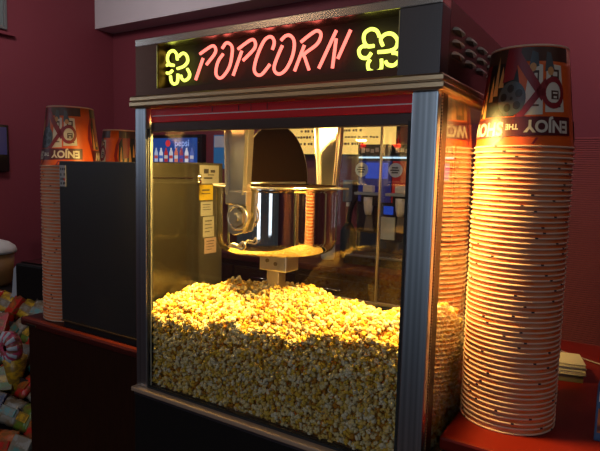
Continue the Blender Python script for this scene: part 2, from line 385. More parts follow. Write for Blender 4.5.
q = B(); disc_y(q, .292, .062, .474, .024, .018, 6); disc_y(q, .292, .052, .474, .011, .012, 20); obj('pivot_nut', q, M_arm, a1)
q = B(); tube(q, [(.292 + .029 * math.cos(a), .060, .474 + .029 * math.sin(a)) for a in [2 * PI * i / 24 for i in range(24)]], .0035, 8, closed=True)
tube(q, smooth_path([(x + .03, y, z) for x, y, z in [(.236, .06, .400), (.25, .058, .408), (.268, .058, .406), (.280, .06, .415), (.285, .062, .405), (.275, .062, .396), (.262, .06, .400), (.236, .06, .400)]], 4), .0035, 8)
obj('tilt_lever', q, M_arm, a1)
obj('pivot_shaft', (lambda q: (disc_y(q, .292, .088 + .012, .474, .012, .03, 16), q)[1])(B()), M_screw, a1)
# drive block and post below the kettle
q = B(); box(q, .258, .345, .200, .262, .322, .3665, bev=.003); kb = obj('heater_block', q, M_arm, k)
q = B(); disc_y(q, .285, .199, .350, .0055, .004, 12); disc_y(q, .312, .199, .343, .0055, .004, 12); obj('block_screw', q, M_screw, kb)
obj('support_post', bx(.272, .312, .215, .250, .004, .323, bev=.003), M_ins, mch)
# ------------------------------------------------------------------ popcorn heap (kernels nobody could count)
rng = np.random.default_rng(3)
def ico():
    b = B(); bmesh.ops.create_icosphere(b, subdivisions=1, radius=1.)
    b.verts.ensure_lookup_table()
    v = np.array([x.co[:] for x in b.verts]); f = np.array([[w.index for w in q.verts] for q in b.faces]); b.free(); return v, f
IV, IF = ico()
def kernel():
    n = rng.integers(4, 7); V = []; F = []; K = []
    for i in range(n):
        c = rng.normal(size=3); c /= np.linalg.norm(c); c *= rng.uniform(.35, .62); r = rng.uniform(.34, .58)
        s = rng.uniform(.8, 1.2, 3)
        V.append(IV * r * s + c + rng.normal(size=IV.shape) * .06); F.append(IF + i * len(IV)); K.append(np.full(len(IF), 0))
    V.append(IV * .33 + rng.normal(size=3) * .12); F.append(IF + n * len(IV)); K.append(np.full(len(IF), 1))   # hull bit
    return np.concatenate(V), np.concatenate(F), np.concatenate(K)
KERN = [kernel() for _ in range(24)]
def bumpy(x, y):
    return .010 * np.sin(x * 21 + 1.3) * np.cos(y * 17 + .4) + .006 * np.sin(x * 47 + y * 31) + .004 * np.sin(x * 90 - y * 70)
def hz(x, y):
    front = .222 + .055 * x / W
    back = .125 + .0 * x
    t = np.clip((y - .20) / .36, 0, 1); t = t * t * (3 - 2 * t)
    h = front * (1 - t) + back * t
    h = h - .038 * np.exp(-np.clip(y - .015, 0, 1) / .035) + .042 * np.exp(-((x - .27) ** 2 / .035 + (y - .27) ** 2 / .02)) + .022 * np.exp(-((x - .08) ** 2 / .01 + (y - .12) ** 2 / .006)) + .018 * np.exp(-((x - .79) ** 2 / .004 + (y - .14) ** 2 / .012)) + .02 * np.exp(-((x - .68) ** 2 / .012 + (y - .12) ** 2 / .01))
    h = h - .016 * np.exp(-((x - .62) ** 2 / .012 + (y - .34) ** 2 / .03))
    return h + bumpy(x, y)
P = []; S = .0086
X0, X1, Y0, Y1 = .0205, W - .0205, .0205, D - .042
def jit(a, s): return a + rng.uniform(-s, s, a.shape)
# top surface, two layers
for layer in range(2):
    gx, gy = np.meshgrid(np.arange(X0, X1, .0118), np.arange(Y0, Y1, .0118)); gx = jit(gx, .005).ravel(); gy = jit(gy, .005).ravel()
    gx = np.clip(gx, X0, X1); gy = np.clip(gy, Y0, Y1)
    P.append(np.stack([gx, gy, hz(gx, gy) - layer * .009 + rng.uniform(-.004, .006, gx.shape)], 1))
# front face against the glass
for layer in range(2):
    gx, gz = np.meshgrid(np.arange(X0, X1, .0112), np.arange(.013, .34, .0108)); gx = jit(gx, .0045).ravel(); gz = jit(gz, .0045).ravel()
    gx = np.clip(gx, X0, X1); k = gz < hz(gx, gx * 0 + .02)
    P.append(np.stack([gx, np.full(gx.shape, .0200) + layer * .009 + rng.uniform(0, .004, gx.shape), gz], 1)[k])
# right face against the glass, and a coarser left face
gy, gz = np.meshgrid(np.arange(Y0 + .01, Y1, .0115), np.arange(.013, .34, .011)); gy = jit(gy, .0045).ravel(); gz = jit(gz, .0045).ravel()
k = gz < hz(gy * 0 + X1, gy); P.append(np.stack([np.full(gy.shape, X1 + .0015) - rng.uniform(0, .005, gy.shape), gy, gz], 1)[k])
gy, gz = np.meshgrid(np.arange(Y0 + .01, Y1, .013), np.arange(.013, .34, .013)); gy = jit(gy, .0045).ravel(); gz = jit(gz, .0045).ravel()
k = gz < hz(gy * 0 + X0, gy); P.append(np.stack([np.full(gy.shape, X0 + .002) + rng.uniform(0, .005, gy.shape), gy, gz], 1)[k])
P = np.concatenate(P); N = len(P)
Vs, Fs, Cs = [], [], []
off = 0
pal = np.array([(.88, .74, .36), (.88, .77, .44), (.86, .64, .18), (.82, .55, .07), (.82, .60, .10), (.90, .83, .60), (.56, .26, .03)])
pw = np.array([.2, .2, .2, .13, .1, .12, .05])
for i in range(N):
    v, f, kf = KERN[rng.integers(len(KERN))]
    q = rng.normal(size=4); q /= np.linalg.norm(q); w, x, y, z = q
    R = np.array([[1 - 2 * (y * y + z * z), 2 * (x * y - z * w), 2 * (x * z + y * w)], [2 * (x * y + z * w), 1 - 2 * (x * x + z * z), 2 * (y * z - x * w)], [2 * (x * z - y * w), 2 * (y * z + x * w), 1 - 2 * (x * x + y * y)]])
    vv = v @ R.T * (S * rng.uniform(.82, 1.15)) + P[i]
    vv[:, 1] = np.maximum(vv[:, 1], .0105); vv[:, 0] = np.clip(vv[:, 0], .0105, W - .0105); vv[:, 2] = np.maximum(vv[:, 2], .005)
    Vs.append(vv); Fs.append(f + off); off += len(v)
    c = pal[rng.choice(7, p=pw / pw.sum())]
    cc = np.tile(c, (len(f), 1)); cc[kf == 1] = c * np.array([.75, .42, .15]); 
    Cs.append(np.repeat(cc, 3, axis=0))
V = np.concatenate(Vs).astype(np.float32); F = np.concatenate(Fs).astype(np.int32); Cc = np.concatenate(Cs).astype(np.float32)
# inner mass under the kernels
nx, ny = 60, 50
gx, gy = np.meshgrid(np.linspace(.022, W - .022, nx), np.linspace(.030, D - .045, ny))
top = np.stack([gx.ravel(), gy.ravel(), (hz(gx, gy) - .013).ravel()], 1); bot = top.copy(); bot[:, 2] = .0045
mass_v = np.concatenate([top, bot]); o0 = len(V); mf = []
def idx(i, j): return j * nx + i
for j in range(ny - 1):
    for i in range(nx - 1):
        a, b_, c, d = idx(i, j), idx(i + 1, j), idx(i + 1, j + 1), idx(i, j + 1)
        mf += [(a, b_, c), (a, c, d)]
n2 = nx * ny
for i in range(nx - 1):
    for j, s in ((0, 1), (ny - 1, -1)):
        a, b_ = idx(i, j), idx(i + 1, j)
        mf += [(a, a + n2, b_ + n2), (a, b_ + n2, b_)]
for j in range(ny - 1):
    for i in (0, nx - 1):
        a, b_ = idx(i, j), idx(i, j + 1)
        mf += [(a, a + n2, b_ + n2), (a, b_ + n2, b_)]
mf = np.array(mf, np.int32)
V = np.concatenate([V, mass_v.astype(np.float32)]); Fa = np.concatenate([F, mf + o0])
Cc = np.concatenate([Cc, np.tile(np.array([[.60, .26, .03]], np.float32), (len(mf) * 3, 1))])  # deep orange paints the saturated shade between kernels
me = bpy.data.meshes.new('popcorn_heap'); me.vertices.add(len(V)); me.vertices.foreach_set('co', V.ravel())
me.loops.add(len(Fa) * 3); me.loops.foreach_set('vertex_index', Fa.ravel()); me.polygons.add(len(Fa))
me.polygons.foreach_set('loop_start', np.arange(0, len(Fa) * 3, 3, dtype=np.int32))
me.polygons.foreach_set('use_smooth', np.ones(len(Fa), bool))
me.update(calc_edges=True)
ca = me.color_attributes.new('kernel colour', 'FLOAT_COLOR', 'CORNER')
ca.data.foreach_set('color', np.concatenate([Cc, np.ones((len(Cc), 1), np.float32)], 1).ravel())
m = bpy.data.materials.new('popped corn'); m.use_nodes = True; nt = m.node_tree; b = nt.nodes['Principled BSDF']
at = nt.nodes.new('ShaderNodeAttribute'); at.attribute_name = 'kernel colour'
nt.links.new(at.outputs['Color'], b.inputs['Base Color']); b.inputs['Roughness'].default_value = .75; b.inputs['Specular IOR Level'].default_value = .2
tl = nt.nodes.new('ShaderNodeBsdfTranslucent'); nt.links.new(at.outputs['Color'], tl.inputs[0])
mx = nt.nodes.new('ShaderNodeMixShader'); mx.inputs[0].default_value = .38
nt.links.new(b.outputs[0], mx.inputs[1]); nt.links.new(tl.outputs[0], mx.inputs[2]); nt.links.new(mx.outputs[0], nt.nodes['Material Output'].inputs[0])
me.materials.append(m)
o = bpy.data.objects.new('popcorn_heap', me); COL.objects.link(o)
o['label'] = 'yellow heap of popped corn filling the bottom of the glass machine'; o['category'] = 'popcorn'; o['kind'] = 'stuff'

# ------------------------------------------------------------------ paper popcorn cups, standing mouth down
RIM = .0980; RT = .0755; HC = .203
def rad(z): return RIM - .0006 + (RT - RIM + .0006) * z / HC
def cup_body(mi=0):
    q = B()
    lathe(q, [(rad(.002), .002), (rad(.05), .05), (rad(.1), .1), (rad(.16), .16), (RT, HC - .002), (RT - .0008, HC - .003), (RT - .0025, HC - .010), (0, HC - .010), (0, HC - .0108),
              (RT - .0045, HC - .0108), (rad(.002) - .0009, .002), (rad(.002), .002)], 56, mi=mi)
    return q
def cup_rim(seam=0.):
    q = B()
    lathe(q, [(RIM + .0003 + .0017 * math.cos(a), .0021 + .0021 * math.sin(a)) for a in [2 * PI * i / 8 for i in range(9)]], 56)
    # small dark notch where the rolled edge overlaps
    for k in range(3):
        a = seam + k * 2.17; r = RIM + .0016
        c = Vector((r * math.cos(a), r * math.sin(a), .0030))
        T = Matrix.Translation(c) @ Matrix.Rotation(a, 4, 'Z')
        box(q, -.0008, .0008, -.0030, .0030, -.0016, .0014, mi=1, M=T)
    return q
CUPB = mesh_of(cup_body(), 'cup_body', [M_cupband]); RIMS = [mesh_of(cup_rim(s), 'cup_rim', [M_cupwhite, M_ink]) for s in (0., .9, 1.7, 3.1, 4.4)]
def shape_bm(polys):
    q = B()
    for poly in polys: q.faces.new([q.verts.new((u, v, 0)) for u, v in poly])
    return q
def circle(cx, cy, r, n=20, ry=None): return [(cx + r * math.cos(2 * PI * i / n), cy + (ry or r) * math.sin(2 * PI * i / n)) for i in range(n)]
def quad(x0, x1, y0, y1): return [(x0, y0), (x1, y0), (x1, y1), (x0, y1)]
def bar(x0, y0, x1, y1, w):
    d = Vector((x1 - x0, y1 - y0)).normalized(); n = Vector((-d.y, d.x)) * w / 2
    return [(x0 + n.x, y0 + n.y), (x0 - n.x, y0 - n.y), (x1 - n.x, y1 - n.y), (x1 + n.x, y1 + n.y)]
D2 = .094 * PI / 180           # metres of arc per degree
def stamp(dst, src, phi, layer, mi):
    """bend a flat print (u metres of arc right, v height) round the cup wall"""
    us = [v.co.x for v in src.verts]; lo, hi = min(us), max(us); s = .006; c = math.ceil(lo / s) * s
    while c < hi:
        bmesh.ops.bisect_plane(src, geom=src.verts[:] + src.edges[:] + src.faces[:], plane_co=(c, 0, 0), plane_no=(1, 0, 0)); c += s
    bmesh.ops.triangulate(src, faces=src.faces[:])
    def fn(co):
        z = co.y * HC / .188; a = phi + co.x / .094; r = rad(z) + .00025 + .00022 * layer
        return (r * math.cos(a), r * math.sin(a), z)
    add_mapped(dst, src, fn, mi)
# material slots of a printed cup
PM = [M_orange, M_brownp, M_maroonp, M_crimson, M_slate, M_blackp, M_creamp, M_tan]
def printed_cup(phi):
    q = cup_body(0)
    def add(polys, layer, mi, deg=True):
        stamp(q, shape_bm([[(u * D2 if deg else u, v) for u, v in p] for p in polys]), phi, layer, mi)
    for o_ in (0, 180):
        S_ = lambda P_: [[(u + o_, v) for u, v in p] for p in P_]
        add(S_([quad(-92, 62, .157, .183)]), 0, 1)
        add(S_([[(-92, .057), (-14, .057), (-8, .10), (-16, .157), (-92, .157)]]), 0, 5)
        fl = []
        for i, u in enumerate((-86, -74, -63, -52, -44, -36)):
            h = (.07, .045, .08, .05, .075, .04)[i]; b0 = .057 + (.0, .01, .0, .03, .04, .055)[i]
            fl.append([(u - 4, b0), (u + 4, b0), (u + 2.5, b0 + h * .6), (u + .5, b0 + h), (u - 2, b0 + h * .5)])
        add(S_(fl), 1, 7)
        add(S_([[(-80, .08), (-66, .085), (-60, .157), (-82, .157)], [(-34, .12), (-18, .125), (-10, .183), (-30, .183)]]), 2, 3)
        add(S_([[(-5, .058), (20, .060), (19, .150), (2, .155)], [(23, .064), (51, .066), (47, .150), (24, .152)]]), 1, 6)
        add(S_([quad(27, 45, .074, .077), quad(28, 44, .080, .082), quad(31, 42, .088, .104), quad(4, 15, .075, .078), quad(6, 14, .12, .14), quad(30, 43, .125, .142)]), 2, 1)
        add(S_([quad(34, 39, .090, .094), quad(33, 40, .098, .101), quad(8, 12, .125, .135), quad(33, 40, .130, .138)]), 3, 6)
        add(S_([[(0, .14), (14, .148), (12, .172), (4, .176)], [(22, .138), (36, .142), (30, .172), (24, .174)]]), 2, 4)
        add(S_([circle(6, .146, 4.4, 14, .008), circle(30, .139, 4.4, 14, .008)]), 3, 7)
        # crimson ribbon: ring and tails
        ring = []
        for i in range(20):
            a0, a1_ = 2 * PI * i / 20, 2 * PI * (i + 1) / 20
            f = lambda a, r: (34 + r / .0016 * math.cos(a), .100 + r * .9 * math.sin(a) * 1.25)
            ring.append([f(a0, .026), f(a1_, .026), f(a1_, .017), f(a0, .017)])
        add(S_(ring), 4, 3)
        add(S_([[(-26, .176), (-14, .180), (24, .098), (18, .084)], [(-16, .050), (-8, .046), (28, .116), (22, .126)]]), 4, 3)
        # film reel
        add(S_([circle(-19, .090, 18, 28, .032)]), 5, 4)
        hol = [circle(-19 + 10.5 * math.cos(a), .090 + .0185 * math.sin(a), 4.6, 12, .0078) for a in (.5, 1.75, 3.0, 4.3, 5.5)] + [circle(-19, .090, 2, 8, .0035)]
        add(S_(hol), 6, 5)
        # dark banner with the words
        add(S_([[(-95, .017), (60, .0235), (61, .057), (-96, .054)]]), 7, 2)
        for s, size, uc, vc, wdt in (('ENJOY', .030, 27.5, .0395, 56), ('THE', .014, -15, .038, 15), ('SHOW', .034, -56, .036, 62)):
            tb = text_bm(s, size, .0011 if size > .02 else .0005)
            xs = [v.co.x for v in tb.verts]; k = wdt * D2 / (max(xs) - min(xs))
            for v in tb.verts: v.co = Vector((-v.co.x * k + (uc + o_) * D2, -v.co.y + vc, 0))
            stamp(q, tb, phi, 8, 6)
        add(S_([[(-40, .004), (-34, .004), (-22, .020), (-27, .020)], [(8, .006), (11, .006), (16, .018), (13, .018)]]), 1, 3)
        # swoosh beyond the orange gap
        add(S_([[(88, .004), (96, .004), (90, .05), (84, .09), (88, .135), (96, .157), (88, .157), (80, .13), (76, .09), (82, .05)]]), 2, 3)
    return q
def make_cup(name, q, rimmesh, bodymats, loc, rz, label, group, sc=1., parts=True):
    t = thing(name, label, 'cup', loc, rz, group); t.scale = (sc, sc, sc)
    obj('cup_body', q, bodymats, t); obj('cup_rim', rimmesh, None, t)
    return t
ORD = ['', 'first', 'second', 'third', 'fourth', 'fifth', 'sixth', 'seventh', 'eighth', 'ninth', 'tenth', 'eleventh', 'twelfth', 'thirteenth', 'fourteenth', 'fifteenth', 'sixteenth', 'seventeenth', 'eighteenth', 'nineteenth']
TENS = {20: ('twentieth', 'twenty'), 30: ('thirtieth', 'thirty'), 40: ('fortieth', 'forty'), 50: ('fiftieth', 'fifty')}
def ordinal(n):
    if n < 20: return ORD[n]
    t_, u = n // 10 * 10, n % 10
    return TENS[t_][0] if u == 0 else TENS[t_][1] + ' ' + ORD[u]
def stack(cx, cy, z0, n, dz, phi_cam, phi_print, sc, where, group, toplabel):
    proto = None
    for i in range(n):
        fromtop = n - i
        j = (random.uniform(-.0007, .0007), random.uniform(-.0007, .0007))
        loc = (cx + j[0], cy + j[1], z0 + i * dz)
        if i == n - 1:
            t = make_cup('popcorn_cup', mesh_of(printed_cup(phi_print), 'printed_cup', PM), RIMS[0], None, (cx, cy, loc[2]), 0., toplabel, group, sc)
            # raised crimp ring on the base
            q = B(); lathe(q, [(RT - .0007 + .0016 * math.cos(a), HC - .002 + .0022 * math.sin(a)) for a in [2 * PI * i_ / 8 for i_ in range(9)]], 56)
            obj('base_crimp', q, M_cupwhite, t)
            continue
        lab = '%s cup from the top of %s' % (ordinal(fromtop), where)
        if fromtop == n: lab = 'bottom cup of %s, mouth down on the counter' % where
        if proto is None:
            t = proto = make_cup('popcorn_cup', CUPB, RIMS[0], None, loc, 0, lab, group, sc); kids = list(t.children)
        else:
            t = proto.copy(); COL.objects.link(t); t['label'] = lab; t.location = loc
            for c in kids:
                d = c.copy(); COL.objects.link(d); d.parent = t
                if c.name.startswith('cup_rim'): d.data = random.choice(RIMS)
        t.rotation_euler = (random.uniform(-.002, .002), random.uniform(-.002, .002), phi_cam + random.choice((0, .6, -.5, 2.1, 3.3, -.2)) + random.uniform(-.25, .25))
def facing(x, y): return math.atan2(CAMP.y - y, CAMP.x - x)
f1 = facing(.9, .272)
stack(.9035, .266, ZC, 56, .01075, f1, f1, 1., 'the tall right stack of upturned cups', 'cups in the tall right stack',
      'printed ENJOY THE SHOW cup crowning the tall right stack, upside down')
f2 = facing(-.58, .21)
stack(-.575, .21, ZC, 48, .01127, f2, f2 + math.radians(-38), 1.0, 'the stack left of the charcoal box', 'cups in the left stack',
      'orange printed cup topping the stack left of the charcoal box')
f3 = facing(-.67, .5)
stack(-.71, .545, ZC, 48, .0102, f3, f3 + math.radians(-98), 1., 'the stack behind the charcoal box', 'cups in the stack behind the box',
      'partly hidden orange cup behind the charcoal box, next to the machine')
# ------------------------------------------------------------------ charcoal metal box left of the machine
BX, BYF, BYB, BZ = -.478, .098, .345, .606
t = thing('metal_cabinet', 'charcoal sheet metal box on the left counter, silver on its right side', 'cabinet', (0, 0, 0))
obj('cabinet_body', bx(BX, -.101, BYF, BYB, ZC + .022, BZ, bev=.003), M_darkbox, t)
obj('base_plinth', bx(BX + .002, -.103, BYF + .006, BYB - .004, ZC, ZC + .022), M_black, t)
obj('base_moulding', bx(BX, -.101, BYF - .003, BYF + .002, ZC + .020, ZC + .024), mat('dull brass edge', (.12, .08, .05), .4, .8), t)
sp = obj('side_panel', bx(-.101, -.0985, BYF + .002, BYB, ZC + .03, BZ, bev=.001), M_boxside, t, label='brushed silver right side panel')
obj('panel_ridge', bx(-.0985, -.0965, BYF + .01, BYB - .03, .560, .563), M_steel, sp)
q = B()
for z in (.566, .548):
    r = bmesh.ops.create_uvsphere(q, u_segments=12, v_segments=8, radius=.009)
    bmesh.ops.transform(q, matrix=Matrix.Translation((-.093, BYB - .006, z)), verts=r['verts'])
obj('hinge_knob', q, M_steel, sp)
# white label with symbols at the box corner
t = thing('sticker', 'small white sticker with symbols at the charcoal box top left corner', 'sticker', (BX + .022, BYF - .0008, .568))
obj('sticker_sheet', bx(-.018, .014, -.0006, .0006, -.044, .024), mat('sticker grey white', (.35, .33, .33), .6), t)
q = B()
for x, z in ((-.011, .012), (-.001, .012), (.008, .012), (-.011, -.006), (.007, -.005), (-.010, -.020), (-.001, -.020), (-.010, -.034), (.002, -.034), (.009, -.033)):
    box(q, x - .0028, x + .0028, -.0011, -.0006, z - .004, z + .004, bev=.0002)
obj('sticker_symbols', q, M_ink, t)
q = B(); r = bmesh.ops.create_cone(q, cap_ends=True, segments=6, radius1=.005, radius2=.005, depth=.0006); bmesh.ops.transform(q, matrix=Matrix.Translation((.007, -.001, -.021)) @ Matrix.Rotation(PI / 2, 4, 'X'), verts=r['verts'])
obj('sticker_symbol', q, M_redink, t)

# dark cabinet behind with notes taped to its side
CXR = -.130
t = thing('electric_cabinet', 'narrow dark cabinet with notes on its side, behind the silver side panel', 'cabinet', (0, 0, 0))
obj('cabinet_body', bx(-.36, CXR, .375, .500, ZC, .612, bev=.002), mat('dark olive metal', (.07, .06, .045), .45, .4), t)
obj('cabinet_door', bx(-.35, -.14, .371, .375, ZC + .02, .60), M_black, t)
def note(nm, label, y0, y1, z0, z1, m, marks, tilt=0.):
    t = thing(nm, label, 'note', (CXR, (y0 + y1) / 2, (z0 + z1) / 2)); t.rotation_euler = (tilt, 0, 0)
    w, h = (y1 - y0) / 2, (z1 - z0) / 2
    obj('note_sheet', bx(0, .0012, -w, w, -h, h), m, t)
    q = B()
    for (a, b_, c, d) in marks: box(q, .0012, .0015, a * w, b_ * w, c * h, d * h)
    obj('note_writing', q, M_ink, t)
lines = [(-.7, .6, .55, .65), (-.7, .5, .2, .28), (-.7, .65, -.15, -.07), (-.7, .2, -.5, -.42)]
note('paper_note', 'grey printed card at the top of the note column', .382, .478, .542, .604, M_paper, [(-.6, -.1, .1, .6), (.1, .6, .2, .5), (-.6, .3, -.5, -.3), (-.2, .5, -.1, 0)])
note('paper_note', 'bright yellow card with dark lines under the grey card', .380, .448, .486, .538, M_yellow, [(-.6, .5, .2, .4), (-.7, .6, -.2, -.1)])
note('paper_note', 'plain white slip just below the yellow card', .388, .448, .432, .480, M_paper, lines[:3])
note('paper_note', 'long white slip with faint writing in the note column', .400, .455, .358, .428, M_paper, lines)
note('paper_note', 'pinkish slip lowest in the note column', .408, .468, .300, .354, M_pink, lines)

# ------------------------------------------------------------------ back of the room: back counter, signs, soda machine
t = thing('back_counter', 'dark cherry back counter with doors beneath the soda machine', 'counter', (0, 0, 0))
obj('cabinet', bx(-3.0, .40, 1.74, BY - .014, FLOOR, .02), M_cherry, t)
obj('worktop', bx(-3.02, .42, 1.70, BY - .014, .02, .055, bev=.006), M_ctopd, t)
for i in range(6):
    x = -2.5 + i * .48
    d = obj('cabinet_door', bx(x, x + .46, 1.722, 1.74, FLOOR + .1, -.02, bev=.006), M_cherry, t)
    q = B(); tube(q, [(x + .16, 1.722, -.075), (x + .16, 1.70, -.075), (x + .30, 1.70, -.075), (x + .30, 1.722, -.075)], .006, 8); obj('door_handle', q, M_steel, d)

# lit menu board
M_menu = emat('lit menu face', (1., .62, .15), 1.1)
MY = BY - .05
t = thing('menu_board', 'glowing yellow menu board on the back wall seen through the machine', 'sign', (0, 0, 0))
obj('board_frame', bx(-1.32, -.315, MY, BY - .001, .715, 1.18, bev=.004), M_black, t)
obj('board_face', bx(-1.31, -.325, MY - .004, MY, .725, 1.17), M_menu, t)
q = B(); r2 = random.Random(5)
for zrow, h, xa, xb in ((1.08, .03, -1.25, -.45), (1.0, .03, -1.2, -.5), (.935, .02, -.66, -.45), (.895, .018, -1.1, -.6), (.848, .012, -.72, -.52), (.80, .020, -.77, -.58), (.845, .014, -.50, -.42), (.80, .02, -1.2, -.98), (.85, .02, -1.2, -.95)):
    x = xa
    while x < xb:
        w = r2.uniform(.012, .022); hh = h * r2.uniform(.7, 1.); box(q, x, x + w, MY - .0055, MY - .0035, zrow - hh / 2, zrow + hh / 2); x += w + r2.choice((.005, .006, .018))
obj('menu_lettering', q, mat('brown lettering', (.18, .07, .02), .6), t)

# soda dispenser with blue and red halves
FY = 2.02
t = thing('soda_dispenser', 'blue and red soda dispenser with round badges on the back counter', 'drink dispenser', (0, 0, 0))
obj('dispenser_body', bx(-.345, .25, FY, FY + .42, .21, .755, bev=.008), M_black, t)
obj('dispenser_base', bx(-.345, .25, FY - .16, FY + .42, .055, .105, bev=.008), M_black, t)
tr = obj('drip_tray', bx(-.33, .24, FY - .18, FY - .0, .105, .118, bev=.003), mat('grey tray', (.2, .22, .24), .35, .9), t)
q = B()
for i in range(26): box(q, -.32 + i * .0215, -.311 + i * .0215, FY - .17, FY - .01, .118, .122)
obj('tray_grille', q, M_steel, tr)
obj('splash_back', bx(-.34, .245, FY - .004, FY, .118, .40), mat('dark splash back', (.03, .025, .03), .3, .6), t)
M_blue = mat('blue vinyl', (.01, .06, .45), .35, emit=(.01, .10, .9), estr=.35)
M_blue2 = mat('deep blue vinyl', (.01, .02, .16), .35, emit=(.005, .03, .4), estr=.12)
M_redv = mat('red vinyl', (.40, .012, .015), .35, emit=(.6, .02, .02), estr=.10)
for n_, (xa, xb, m1, m2, nm) in enumerate(((-.335, -.125, M_blue, M_blue2, 'blue'), (-.117, .06, M_redv, M_redv, 'red'), (.068, .24, M_blue, M_redv, 'mixed'))):
    p_ = obj('front_panel', bx(xa, xb, FY - .012, FY, .42, .665, bev=.003), m2, t, label=nm + ' front panel')
    q = B(); box(q, xa + .045, xb - .02, FY - .0135, FY - .012, .56, .655); obj('panel_glow', q, m1, p_)
    obj('light_strip', bx(xa, xb, FY - .02, FY - .006, .680, .690), emat('cool led %s' % nm, (.55, .8, 1.), 1.3), t)
    hs = obj('header_box', bx(xa, xb, FY - .035, FY + .02, .695, .762, bev=.004), M_black, t)
    q = B()
    for i in range(5): 
        x = xa + .025 + i * .03; box(q, x, x + .022, FY - .0365, FY - .035, .712 + (i % 2) * .006, .742 - (i % 3) * .004, bev=.0005)
    r = circle(0, 0, .07, 24, .024); 
    obj('header_lettering', q, M_creamp, hs)
    q = B(); r = bmesh.ops.create_cone(q, cap_ends=True, segments=28, radius1=.042, radius2=.042, depth=.008)
    bmesh.ops.transform(q, matrix=Matrix.Translation((xa + .022, FY - .018, .612)) @ Matrix.Rotation(PI / 2, 4, 'X'), verts=r['verts'])
    bd = obj('round_badge', q, mat('badge white', (.5, .55, .62), .4), t)
    q = B()
    for dz, w in ((.014, .022), (.0, .03), (-.014, .022)): box(q, xa + .022 - w, xa + .022 + w * .8, FY - .0235, FY - .022, .612 + dz - .004, .612 + dz + .004)
    obj('badge_lettering', q, M_slate, bd)
    xm = (xa + xb) / 2 - .01
    nz = obj('nozzle_shelf', bx(xm - .085, xm + .055, FY - .09, FY, .462, .478, bev=.003), mat('grey plastic', (.28, .32, .34), .5), t)
    obj('push_button', bx(xm - .03, xm + .03, FY - .085, FY - .04, .480, .520, bev=.006), mat('off white plastic', (.62, .58, .52), .5), t)
    q = B(); lathe(q, [(0, .345), (.018, .345), (.026, .375), (.03, .42), (.03, .45), (0, .45)], 20, (xm, FY - .06, 0)); obj('nozzle', q, MATS['off white plastic'], t)
    obj('valve_body', bx(xm - .05, xm + .05, FY - .07, FY, .40, .462, bev=.008), M_black, t)
    q = B(); prism(q, [(xm - .012, .39), (xm + .012, .39), (xm + .03, .25), (xm - .03, .25)], 1, FY - .05, FY - .04); obj('cup_lever', q, mat('smoked lever', (.12, .10, .09), .3), t)
obj('key_pad', bx(-.175, -.085, FY - .02, FY - .004, .20, .335, bev=.004), mat('pale keypad', (.42, .45, .45), .5), t)
obj('blue_badge', bx(-.16, -.10, FY - .022, FY - .012, .35, .40, bev=.004), M_blue, t)

# cup, bottle, box beside the dispenser
q = B(); lathe(q, [(0, 0), (.038, 0), (.044, .02), (.044, .12), (.036, .15), (.018, .175), (.016, .20), (0, .20)], 24)
t = thing('squeeze_bottle', 'frosted white bottle on the back counter left of the soda dispenser', 'bottle', (-.49, 1.93, .055)); obj('bottle_body', q, mat('frosted plastic', (.42, .44, .48), .4), t)
q = B(); lathe(q, [(0, .20), (.018, .20), (.012, .225), (.005, .25), (0, .25)], 16); obj('bottle_cap', q, M_slate, t)
t = thing('hand_sprayer', 'dark pump sprayer with curved neck beside the soda dispenser', 'sprayer', (-.43, 2.08, .055))
q = B(); lathe(q, [(0, 0), (.045, 0), (.05, .03), (.05, .17), (.02, .22), (0, .22)], 20); obj('sprayer_body', q, M_black, t)
q = B(); tube(q, smooth_path([(0, 0, .2), (.01, 0, .30), (.04, 0, .37), (.07, 0, .41)], 5), .016, 8); obj('sprayer_neck', q, M_black, t)
t = thing('wall_box', 'small yellow box on the back wall left of the blue dispenser panel', 'box', (-.50, BY - .10, .50)); obj('box_body', bx(-.035, .035, 0, .085, -.05, .05, bev=.004), M_yellow, t); obj('box_lid', bx(-.037, .037, -.003, .086, .05, .062, bev=.003), MATS['off white plastic'], t)
t = thing('wall_dispenser', 'grey blue dispenser on the back wall right of the kettle', 'dispenser', (-.66, BY - .10, .47)); obj('dispenser_case', bx(-.04, .04, 0, .085, -.09, .07, bev=.01), mat('dusk blue plastic', (.09, .12, .17), .5), t); obj('dispenser_spout', bx(-.012, .012, .01, .03, -.12, -.09), M_white, t)

# lit drinks sign with a row of bottles
M_pblue = emat('lit blue print', (.04, .14, .60), .38)
t = thing('lit_drinks_sign', 'lit blue drinks sign with a row of bottles above the silver panel', 'sign', (0, 0, 0))
PX0, PX1, PZ0, PZ1, PY = -2.70, -2.15, .640, .862, BY - .06
obj('sign_frame', bx(PX0 - .03, PX1 + .05, PY, BY - .001, PZ0 - .03, PZ1 + .03, bev=.005), M_black, t)
fc = obj('sign_face', bx(PX0, PX1, PY - .004, PY, PZ0, PZ1), M_pblue, t)
tb = text_bm('pepsi', .085, .0012); q = B(); add_mapped(q, tb, lambda c: Vector((-2.33 + c.x, PY - .0045, .815 + c.y)), 0)
obj('sign_lettering', q, emat('sign white', (.35, .5, .95), .8), fc)
q = B(); r = bmesh.ops.create_cone(q, cap_ends=True, segments=24, radius1=.03, radius2=.03, depth=.002); bmesh.ops.transform(q, matrix=Matrix.Translation((-2.50, PY - .005, .815)) @ Matrix.Rotation(PI / 2, 4, 'X'), verts=r['verts'])
for f in q.faces: f.material_index = 0 if f.calc_center_median().z > .8 else 0
obj('sign_roundel', q, emat('roundel red', (.8, .05, .06), .7), fc)
